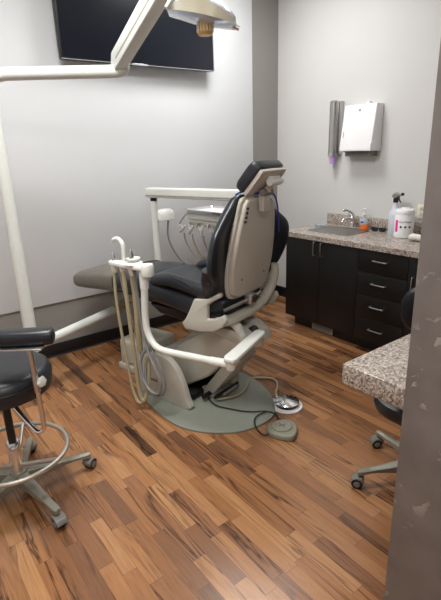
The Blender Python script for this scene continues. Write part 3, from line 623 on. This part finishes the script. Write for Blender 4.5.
# ================================================================== FLOOR JUNCTION BOX
jb = thing('junction_box', 'low cream floor box for utilities under the chair foot end', 'utility box', (OX, OY, 0), AX)
MB().prism([(0.56, -0.24), (0.90, -0.22), (0.88, 0.13), (0.57, 0.14)][::-1], 'z', 0.0, 0.055, 0.008, 2).build('floor_tray', 'cream', jb)
MB().prism([(0.575, -0.225), (0.88, -0.205), (0.865, 0.12), (0.585, 0.125)][::-1], 'z', 0.056, 0.26, 0.03, 4).build('cover', 'cream', jb)

# ================================================================== DENTAL LIGHT
dl = thing('dental_light', 'white post-mounted dental operatory light with long jointed arm', 'dental light', (-2.95, -0.70, 0.42))
def D(*p): return (p[0]+2.95, p[1]+0.70, p[2]-0.42)
MB().tube([D(-2.95, -0.70, 0.38), D(-2.95, -0.70, 1.12)], 0.041, 20).build('post', 'white2', dl)
MB().tube([D(-2.95, -0.70, 1.12), D(-2.95, -0.70, 1.93)], 0.038, 20).build('post_upper', 'white2', dl)
MB().tube([D(-2.95, -0.70, 1.93), D(-2.95, -0.703, 2.02), D(-2.93, -0.713, 2.065), D(-2.88, -0.738, 2.085), D(-2.79, -0.78, 2.09), D(-2.32, -1.01, 2.10)], 0.036, 20, 6).build('swing_arm', 'white2', dl)
MB().tube([D(-2.34, -1.0, 2.10), D(-2.30, -1.02, 2.10), D(-2.27, -1.035, 2.112), D(-2.265, -1.038, 2.135), D(-2.265, -1.038, 2.15)], 0.035, 20, 5).build('elbow', 'white2', dl)
MB().lathe([(0, 0), (0.024, 0), (0.024, 0.05), (0.02, 0.055), (0, 0.055)], c=D(-2.265, -1.038, 2.145), n=20).build('joint', 'nickel', dl)
b0, b1 = Vector((-2.295, -1.05, 2.155)), Vector((-2.395, -1.86, 2.40))
bd = (b1-b0).normalized(); bs = Vector((0, 0, 1)).cross(bd).normalized(); bn = bd.cross(bs)
Mb = Matrix(((bd.x, bs.x, bn.x, b0.x+2.95), (bd.y, bs.y, bn.y, b0.y+0.70), (bd.z, bs.z, bn.z, b0.z-0.42), (0, 0, 0, 1)))
L_ = (b1-b0).length
MB().prism([(-0.03, -0.05), (-0.07, 0.0), (-0.02, 0.055), (L_, 0.055), (L_, -0.05)], 'y', -0.036, 0.036, 0.008, 3, fn=lambda c: Mb @ c).build('spring_arm', 'white2', dl)
MB().box((0.04, -0.0375, -0.012), (L_-0.05, 0.0375, 0.0), 0.001, mat=Mb).build('arm_groove', 'hose_l', dl)
e = b1
MB().lathe([(0, -0.06), (0.04, -0.06), (0.045, -0.05), (0.045, 0.06), (0.035, 0.07), (0, 0.07)], c=D(*b1), n=20).build('arm_knuckle', 'white2', dl)
LH = Vector((-2.375, -2.0, 2.205))
MB().tube([D(*b1), D(-2.37, -1.93, 2.38), D(-2.42, -1.98, 2.33), D(-2.44, -2.0, 2.28), D(-2.44, -2.0, 2.25), D(-2.43, -1.99, 2.235)], 0.016, 12, 6).tube([D(-2.53, -1.97, 2.19), D(-2.50, -1.98, 2.225), D(-2.45, -1.99, 2.24), D(-2.38, -2.0, 2.235)], [0.012, 0.014, 0.015, 0.012], 12, 6, flat=0.7).build('yoke', 'white2', dl)
# head: shallow curved reflector, long axis along camera-right
hx_ = Vector((0.80, -0.60, 0)); hy_ = Vector((0.6, 0.8, 0))
rings = []
for t, dz in ((-1, 0.0), (-0.9, 0.018), (-0.6, 0.045), (-0.2, 0.062), (0.2, 0.062), (0.6, 0.045), (0.9, 0.018), (1, 0.0)):
    row = []
    wv = 0.10*(1-0.45*abs(t)**2.2)
    tl = -0.030*t-0.012
    for k in range(9):
        s = -1+k/4; row.append(LH+hx_*t*0.14+hy_*s*wv+Vector((0, 0, tl+dz*0.8+0.035*(1-s*s)-0.03)))
    for k in range(8, -1, -1):
        s = -1+k/4; row.append(LH+hx_*t*0.14+hy_*s*(wv-0.002)+Vector((0, 0, tl-0.034-0.02*(1-abs(t))*(1-s*s))))
    rings.append([Vector(D(*p)) for p in row])
hd_ = MB().loft(rings).build('reflector', 'shade', dl)
c = LH+hx_*0.012+Vector((0, 0, -0.075))
MB().lathe([(0, -0.028), (0.028, -0.028), (0.033, -0.02), (0.033, 0.02), (0.022, 0.03), (0, 0.03)], c=D(*c), n=24).build('bulb_shield', 'gold', hd_)
mb = MB()
for k in range(16):
    a = 2*PI*k/16; p = c+Vector((0.034*math.cos(a), 0.034*math.sin(a), 0)); q = D(*p); mb.tube([(q[0], q[1], q[2]-0.016), (q[0], q[1], q[2]+0.016)], 0.0025, 6)
mb.build('shield_fins', 'outlet', hd_)
q1 = LH+hx_*0.13+Vector((0, 0, -0.07)); q2 = LH+hx_*0.155+Vector((0, 0, -0.082))
MB().tube([D(*q1), D(*q2)], 0.01, 10).build('handle', 'nickel', hd_)
# lower tube to chair
MB().tube([D(-2.95, -0.70, 0.41), D(-2.20, -0.38, 0.42)], 0.034, 20).build('support_tube', 'white2', dl)
MB().tube([D(-2.22, -0.39, 0.42), D(-2.14, -0.355, 0.42)], 0.039, 20).tube([D(-2.15, -0.36, 0.43), D(-2.0, -0.32, 0.47)], 0.042, 4).build('clamp', 'hose_t', dl)
MB().tube([D(-2.05, -0.34, 0.47), D(-2.0, -0.55, 0.52), D(-1.96, -0.9, 0.57), D(-1.95, -1.1, 0.58)], 0.03, 14, 4).build('mounting_bar', 'cream', dl)

# ================================================================== DELIVERY UNIT (beam, post, tray holder)
du = thing('delivery_unit', 'white delivery arm and instrument head behind the dental chair', 'delivery unit', (-1.7, -0.32, 0))
def E_(x, y, z): return (x+1.7, y+0.32, z)
BM = T(E_(-1.786, -0.343, 0), rz=math.radians(-71.5))
MB().box((0, -0.04, 1.287), (1.08, 0.04, 1.365), 0.012, 3, mat=BM).build('beam', 'white', du)
MB().box((0.003, -0.0425, 1.300), (1.07, -0.0395, 1.312), 0.001, mat=BM).build('beam_groove', 'hose_l', du)
MB().lathe([(0, 0), (0.028, 0), (0.028, 0.028), (0, 0.028)], c=E_(-1.765, -0.385, 1.2595), n=20).build('pivot', 'blackp', du)
MB().tube([E_(-1.765, -0.385, 1.258), E_(-1.765, -0.385, 0.55)], 0.028, 20).build('post', 'white', du)
MB().tube([E_(-1.765, -0.385, 0.58), E_(-1.77, -0.5, 0.55), E_(-1.82, -0.9, 0.55), E_(-1.86, -1.2, 0.56)], 0.028, 14, 5).build('mounting_arm', 'white', du)
MB().loft([sring(E_(-1.675, -0.40, z), (1, 0, 0), (0, 1, 0), a, b, 3, 28) for z, a, b in ((1.095, 0.07, 0.045), (1.10, 0.078, 0.052), (1.145, 0.078, 0.052), (1.17, 0.068, 0.045), (1.185, 0.045, 0.03), (1.188, 0.02, 0.012))]).box(E_(-1.75, -0.41, 1.10), E_(-1.66, -0.37, 1.15), 0.006).build('sensor_housing', 'white', du)
MB().tube([E_(-1.66, -0.42, 1.10), E_(-1.675, -0.42, 0.98), E_(-1.65, -0.43, 0.87), E_(-1.58, -0.45, 0.75), E_(-1.5, -0.5, 0.68)], 0.008, 10, 6).build('hose', 'hose_g', du)
MB().tube([E_(-1.468, -1.30, 1.288), E_(-1.468, -1.30, 1.14), E_(-1.45, -1.24, 1.10), E_(-1.30, -0.98, 1.09), E_(-1.21, -0.84, 1.09)], 0.025, 16, 5).build('drop_post', 'white', du)
MB().box(E_(-1.47, -0.56, 1.055), E_(-0.87, -0.30, 1.12), 0.02, 4).build('control_head', 'white', du)
MB().box(E_(-1.43, -0.563, 1.01), E_(-0.92, -0.40, 1.054), 0.01, 3).build('holder_bar', 'cream', du)
MB().lathe([(0, 0), (0.009, 0), (0.009, 0.001), (0, 0.001)], n=6, mat=T(E_(-1.35, -0.5635, 1.033), rx=PI/2)).build('logo', 'orange', du)
MB().text('adec', 0.03, basis(E_(-1.28, -0.5635, 1.033), (1, 0, 0), (0, 0, 1)), 0.0005).build('lettering', 'hose_g', du)
HR0 = T(E_(-1.385, -0.28, 0), rz=math.radians(-82)) @ Matrix.Translation((-E_(-1.47, -0.56, 0)[0], -E_(-1.47, -0.56, 0)[1], 0))
for k, x in enumerate((-1.49, -1.38, -1.24, -1.10)):
    mt = T(E_(x, -0.60, 0.975), ry=(0.9, 0.7, 0.25, 0.2)[k])
    h = MB().lathe([(0, -0.05), (0.008, -0.05), (0.015, -0.035), (0.012, -0.01), (0.02, 0.012), (0.012, 0.03), (0.009, 0.055), (0, 0.058)], mat=mt, n=16)
    h.tube([mt @ Vector((0, 0, 0.0)), mt @ Vector((-0.03, 0, 0.01)), mt @ Vector((-0.05, 0, 0.035))], [0.011, 0.008, 0.005], 10, 4)
    h.build('handpiece', 'white' if k < 3 else 'nickel', du)
    if k == 0: MB().tube([E_(x-0.02, -0.60, 0.995), E_(x-0.035, -0.60, 1.02), E_(x+0.02, -0.585, 1.09), E_(x+0.045, -0.56, 1.125)], [0.006, 0.007, 0.008, 0.009], 10, 5).build('syringe_nozzle', 'nickel', du)
    MB().tube([E_(x+0.02, -0.60, 0.94), E_(x+0.03, -0.595, 0.87), E_(x+0.09, -0.58, 0.77), E_(x+0.18, -0.54, 0.72), E_(x+0.27, -0.47, 0.80), E_(x+0.28, -0.45, 1.03)], 0.007, 8, 7).build('hose', ('hose_l', 'hose_t', 'hose_g', 'hose_l')[k], du).data.transform(HR0)
    MB().tube([E_(x+0.06, -0.57, 1.04), E_(x+0.055, -0.585, 1.0)], 0.012, 12).build('hanger', 'nickel', du)
HR = T(E_(-1.385, -0.28, 0), rz=math.radians(-82)) @ Matrix.Translation((-E_(-1.47, -0.56, 0)[0], -E_(-1.47, -0.56, 0)[1], 0))
for o in du.children:
    if o.name.split('.')[0] in ('control_head', 'holder_bar', 'logo', 'lettering', 'handpiece', 'syringe_nozzle', 'hanger'): o.data.transform(HR)
tc_ = HR @ Vector((*E_(-1.19, -0.43, 0)[:2], 0))
tr = thing('instrument_tray', 'shallow stainless tray resting on the delivery head', 'tray', (tc_.x-1.7, tc_.y-0.32, 1.122), math.radians(-82))
def tray_ring(a, b, z): return rr_ring(a, b, 0.03, z)
MB().loft([tray_ring(0.24, 0.15, 0.0), tray_ring(0.25, 0.16, 0.004), tray_ring(0.262, 0.172, 0.026), tray_ring(0.278, 0.186, 0.029), tray_ring(0.278, 0.186, 0.032), tray_ring(0.258, 0.168, 0.030), tray_ring(0.246, 0.156, 0.008), tray_ring(0.22, 0.13, 0.006)]).build('pan', 'chrome', tr)
tp = tag(MB().box((-0.2, -0.12, 0), (0.2, 0.12, 0.012), 0.004).build('tray_liner', 'whitep'), 'white paper liner lying in the metal tray', 'paper liner'); tp.location = (tc_.x-1.7, tc_.y-0.32, 1.1295); tp.rotation_euler = (0, 0, math.radians(-82))

# ================================================================== FOOT CONTROLS
fp = thing('disc_foot_control', 'round chrome disc foot control on a white base', 'foot control', (-1.70, -1.86, 0))
MB().lathe([(0, 0.0), (0.10, 0.0), (0.105, 0.004), (0.104, 0.010), (0.09, 0.014), (0, 0.014)], n=40).box((-0.035, 0.07, 0), (0.03, 0.12, 0.012), 0.005).build('base', 'whitep', fp)
MB().lathe([(0, 0.0145), (0.074, 0.0145), (0.074, 0.028), (0, 0.028)], n=40).build('skirt', 'blackp', fp)
MB().lathe([(0, 0.030), (0.078, 0.030), (0.083, 0.034), (0.082, 0.040), (0.05, 0.050), (0.02, 0.054), (0, 0.055)], n=48).build('disc', 'chrome', fp)
mb = MB()
for k in range(24):
    a = 2*PI*k/24
    if k % 2 == 0: mb.prism([(0.02, -0.001), (0.07, -0.003), (0.07, 0.003), (0.02, 0.001)], 'z', 0.0, 0.0015, 0, fn=lambda c, a=a: (c.x*math.cos(a)-c.y*math.sin(a), c.x*math.sin(a)+c.y*math.cos(a), 0.0545-(c.x-0.02)*0.2+c.z))
mb.build('disc_ridge', 'nickel', fp)
MB().lathe([(0, 0.012), (0.016, 0.012), (0.016, 0.04), (0.01, 0.045), (0, 0.045)], c=(0.0, 0.10, 0), n=16).build('hose_fitting', 'chrome', fp)
hs = MB().tube([(0.0, 0.10, 0.04), (0.03, 0.13, 0.05), (0.10, 0.19, 0.03), (0.17, 0.275, 0.015), (0.17, 0.345, 0.012), (0.10, 0.42, 0.012), (0.045, 0.43, 0.012), (0.0, 0.39, 0.018), (-0.09, 0.32, 0.026), (-0.19, 0.29, 0.026), (-0.33, 0.32, 0.03)], 0.008, 10, 8).build('hose', 'hose_t', fp)
fc = thing('heart_foot_control', 'sage heart-shaped plastic foot control with black cord', 'foot control', (-1.935, -2.065, 0), math.radians(-10)); fc.scale = (1.18, 1.18, 1.1)
ho = [(0.0, -0.085), (0.05, -0.05), (0.078, 0.0), (0.072, 0.045), (0.04, 0.07), (0.0, 0.072), (-0.04, 0.07), (-0.072, 0.045), (-0.078, 0.0), (-0.05, -0.05)]
hs_ = [(v.x, v.y) for v in catmull([Vector((a, b, 0)) for a, b in ho], 4, True)]
MB().prism(hs_, 'z', 0.0, 0.034, 0.008, 3, ang=50).build('housing', 'pedal', fc)
MB().lathe([(0, 0.034), (0.052, 0.034), (0.052, 0.040), (0.047, 0.044), (0.03, 0.043), (0, 0.042)], c=(0, 0.012, 0), n=32).build('rocker', 'pedal', fc)
MB().box((-0.02, 0.008, 0.042), (0.02, 0.014, 0.046), 0.001).box((-0.003, -0.012, 0.042), (0.003, 0.034, 0.046), 0.001).build('rocker_mark', 'grey_back', fc)
cfn = T((0, 0, 0), rz=math.radians(10))
pts = [(-0.01, 0.075, 0.014), (-0.02, 0.115, 0.006), (0.02, 0.15, 0.02), (0.06, 0.13, 0.006), (0.0, 0.05+0.11, 0.024), (-0.09, 0.13, 0.02), (-0.14, 0.03, 0.006)]
MB().tube([cfn @ Vector(p) for p in [(0.02, 0.07, 0.014), (0.06, 0.10, 0.012), (0.085, 0.14, 0.008), (0.05, 0.175, 0.024), (-0.03, 0.175, 0.024), (-0.085, 0.12, 0.024), (-0.10, 0.05, 0.010), (-0.07, 0.02, 0.014)]], 0.004, 8, 7).tube([cfn @ Vector(p) for p in [(0.05, 0.178, 0.027), (-0.03, 0.25, 0.022), (-0.08, 0.33, 0.021), (-0.12, 0.42, 0.021), (-0.10, 0.52, 0.022), (-0.06, 0.62, 0.03)]], 0.004, 8, 7).build('cord', 'cord', fc)

# ================================================================== STOOLS
def caster(parent, x, y, ang, up=0.085):
    # twin-wheel caster standing on the floor; ang = rolling heading
    c = MB(); mt = T((x, y, 0), rz=ang)
    for s in (-1, 1):
        c.lathe([(0, -0.010), (0.020, -0.010), (0.0275, -0.007), (0.0275, 0.007), (0.020, 0.010), (0, 0.010)], n=24, mat=mt @ T((0.012, s*0.014, 0.0275), rx=PI/2))
    w_ = c.build('caster', 'rubber', parent)
    MB().lathe([(0, 0), (0.0055, 0), (0.0055, 0.03), (0, 0.03)], n=10, mat=mt @ T((0, 0, 0.06))).prism([(-0.02, 0.03), (-0.022, 0.05), (-0.01, 0.064), (0.015, 0.064), (0.038, 0.045), (0.043, 0.03), (0.033, 0.052), (0.012, 0.0575), (-0.006, 0.05)], 'y', -0.026, 0.026, 0.003, 2, fn=lambda c_: mt @ c_).build('hood', 'caster', w_)
    MB().lathe([(0, 0), (0.017, 0), (0.014, 0.003), (0, 0.003)], n=20, mat=mt @ T((0.012, 0.0245, 0.0275), rx=-PI/2)).lathe([(0, 0), (0.017, 0), (0.014, 0.003), (0, 0.003)], n=20, mat=mt @ T((0.012, -0.0245, 0.0275), rx=PI/2)).build('hub_cap', 'caster', w_)
def star_base(parent, R, a0, casang, hubz=0.12):
    for k in range(5):
        a = a0+k*2*PI/5; mt = T((0, 0, 0), rz=a)
        rings = [[Vector(p) for p in [(x, -w, zb), (x, w, zb), (x, w, zt), (x, 0, zt+0.006), (x, -w, zt)]] for x, w, zb, zt in interp([(0.02, 0.028, hubz-0.045, hubz+0.01), (0.10, 0.026, hubz-0.045, hubz+0.0), (R*0.75, 0.018, 0.088, 0.104), (R-0.012, 0.017, 0.080, 0.098), (R+0.014, 0.012, 0.081, 0.095)], 4)]
        rings = [[mt @ p for p in r] for r in rings]
        l = MB().loft(rings); l.lathe([(0, 0.074), (0.014, 0.074), (0.016, 0.09), (0.012, 0.0965), (0, 0.0975)], c=(R*math.cos(a), R*math.sin(a), 0), n=16)
        lg = l.build('base_leg', 'base_grey', parent)
        caster(lg, R*math.cos(a), R*math.sin(a), casang[k])
st = thing('stool', 'black round-seated dental stool with armrest and chrome foot ring', 'stool', (-3.325, -1.59, 0))
RS = 0.345
star_base(st, RS, math.radians(-6), [0.5, 2.0, 1.0, 2.6, -1.4], 0.125)
MB().lathe([(0, 0.07), (0.045, 0.07), (0.05, 0.12), (0.042, 0.145), (0, 0.15)], n=24).build('hub', 'base_grey', st)
MB().lathe([(0, 0.14), (0.033, 0.14), (0.033, 0.30), (0.028, 0.31), (0, 0.31)], n=24).build('column_sleeve', 'chrome', st)
MB().lathe([(0, 0.305), (0.019, 0.305), (0.019, 0.59), (0, 0.59)], n=20).build('gas_column', 'blackp', st)
MB().tube([(0.252*math.cos(2*PI*k/48), 0.252*math.sin(2*PI*k/48), 0.25) for k in range(48)], 0.0115, 12, 0, True).build('foot_ring', 'ring', st)
for k in range(3):
    a = math.radians(66+120*k)
    MB().tube([(0.03*math.cos(a), 0.03*math.sin(a), 0.18), (0.246*math.cos(a), 0.246*math.sin(a), 0.25)], 0.011, 10).build('ring_strut', 'ring', st)
MB().lathe([(0, 0.575), (0.12, 0.575), (0.13, 0.585), (0, 0.60)], n=32).box((-0.1, -0.06, 0.565), (0.1, 0.06, 0.59), 0.01).build('seat_plate', 'blackp', st)
MB().lathe([(0, 0.592), (0.205, 0.592), (0.222, 0.60), (0.23, 0.63), (0.23, 0.665), (0.222, 0.695), (0.20, 0.712), (0.15, 0.72), (0, 0.722)], n=64).build('seat', 'leather2', st)
MB().tube([(0.2315*math.cos(2*PI*k/64), 0.2315*math.sin(2*PI*k/64), 0.665) for k in range(64)], 0.003, 6, 0, True).build('seat_piping', 'blackp', st)
# armrest support
ax_, ay_ = 0.17, 0.22
MB().tube([(-0.02, 0.0, 0.572), (0.01, -0.06, 0.555), (0.055, -0.19, 0.475), (0.075, -0.245, 0.455), (0.095, -0.262, 0.475), (0.097, -0.262, 0.53), (0.095, -0.26, 0.70)], 0.0115, 12, 6).build('support_tube', 'chrome', st)
MB().tube([(0.095, -0.26, 0.66), (0.092, -0.26, 0.868)], 0.014, 14).build('armrest_post', 'nickel', st)
MB().lathe([(0, 0), (0.018, 0), (0.026, 0.008), (0.022, 0.02), (0.01, 0.026), (0, 0.026)], n=6, mat=T((0.108, -0.272, 0.71), rx=PI/2, rz=0.5)).build('clamp_knob', 'white', st)
MB().box((-0.12, -0.03, 0.862), (0.09, 0.03, 0.871), 0.003, mat=T((0.07, -0.235, 0.0), rz=math.radians(142)+PI)).build('armrest_plate', 'nickel', st)
ap = [Vector(p) for p in [(0.205, -0.265, 0.90), (0.14, -0.24, 0.902), (0.02, -0.16, 0.902), (-0.10, -0.06, 0.902), (-0.22, 0.05, 0.90)]]
rings = []
AP = catmull(ap, 24)
for i, p_ in enumerate(AP):
    t = (AP[min(i+1, len(AP)-1)]-AP[max(i-1, 0)]).normalized(); sd = t.cross(Vector((0, 0, 1))).normalized()
    f = i/(len(AP)-1); k = max(0.12, math.sqrt(max(0.0, 1-(1-min(f/0.09, 1))**2))); k2 = min(1, (1-f)/0.08+0.3)
    rings.append(sring(p_, sd, (0, 0, 1), 0.045*min(k, k2), 0.036*min(k, k2), 2.8, 24))
MB().loft(rings).build('armrest', 'leather2', st)

oc = thing('office_chair', 'black rolling chair with grey star base tucked at the granite desk', 'chair', (-1.70, -2.82, 0))
star_base(oc, 0.325, math.radians(3), [1.1, 2.5, 2.2, 0.3, 1.0], 0.125)
MB().lathe([(0, 0.07), (0.04, 0.07), (0.042, 0.15), (0, 0.15)], n=20).lathe([(0, 0.15), (0.02, 0.15), (0.02, 0.40), (0, 0.40)], n=20).build('column', 'blackp', oc)
MB().loft([sring((0, 0, z), (1, 0, 0), (0, 1, 0), a, a, 3, 40) for z, a in ((0.40, 0.18), (0.415, 0.225), (0.45, 0.235), (0.475, 0.225), (0.49, 0.18), (0.492, 0.05))]).build('seat', 'leather2', oc)
MB().tube([(0.1, 0.08, 0.40), (0.35, 0.22, 0.40), (0.58, 0.34, 0.46), (0.615, 0.36, 0.62)], 0.016, 12, 6).build('back_support', 'blackp', oc)
bdir = Vector((0.75, 0.62, 0)).normalized(); bside = Vector((-0.62, 0.75, 0)).normalized()
MB().loft([sring(Vector((0.585, 0.345, 0.70))+bdir*t, bside, (0, 0, 1), 0.185*k, 0.155*k, 2.4, 40) for t, k in ((-0.03, 0.75), (-0.022, 0.92), (0, 1), (0.022, 0.96), (0.03, 0.8))]).build('backrest', 'leather2', oc)

# ================================================================== DESK
dk = thing('desk', 'granite-look desk top in the right foreground beside the doorway wall', 'desk', (-1.6, -2.92, 0))
MB().box((-0.57, -0.279, 0.655), (0.93, 0.27, 0.75), 0.008, 2).build('desk_top', 'granite', dk)
MB().box((0.90, -0.279, 0), (0.93, 0.2, 0.654)).build('end_panel', 'cab', dk)
MB().box((-0.3, -0.275, 0.45), (0.90, -0.25, 0.654)).build('rear_rail', 'cab', dk)
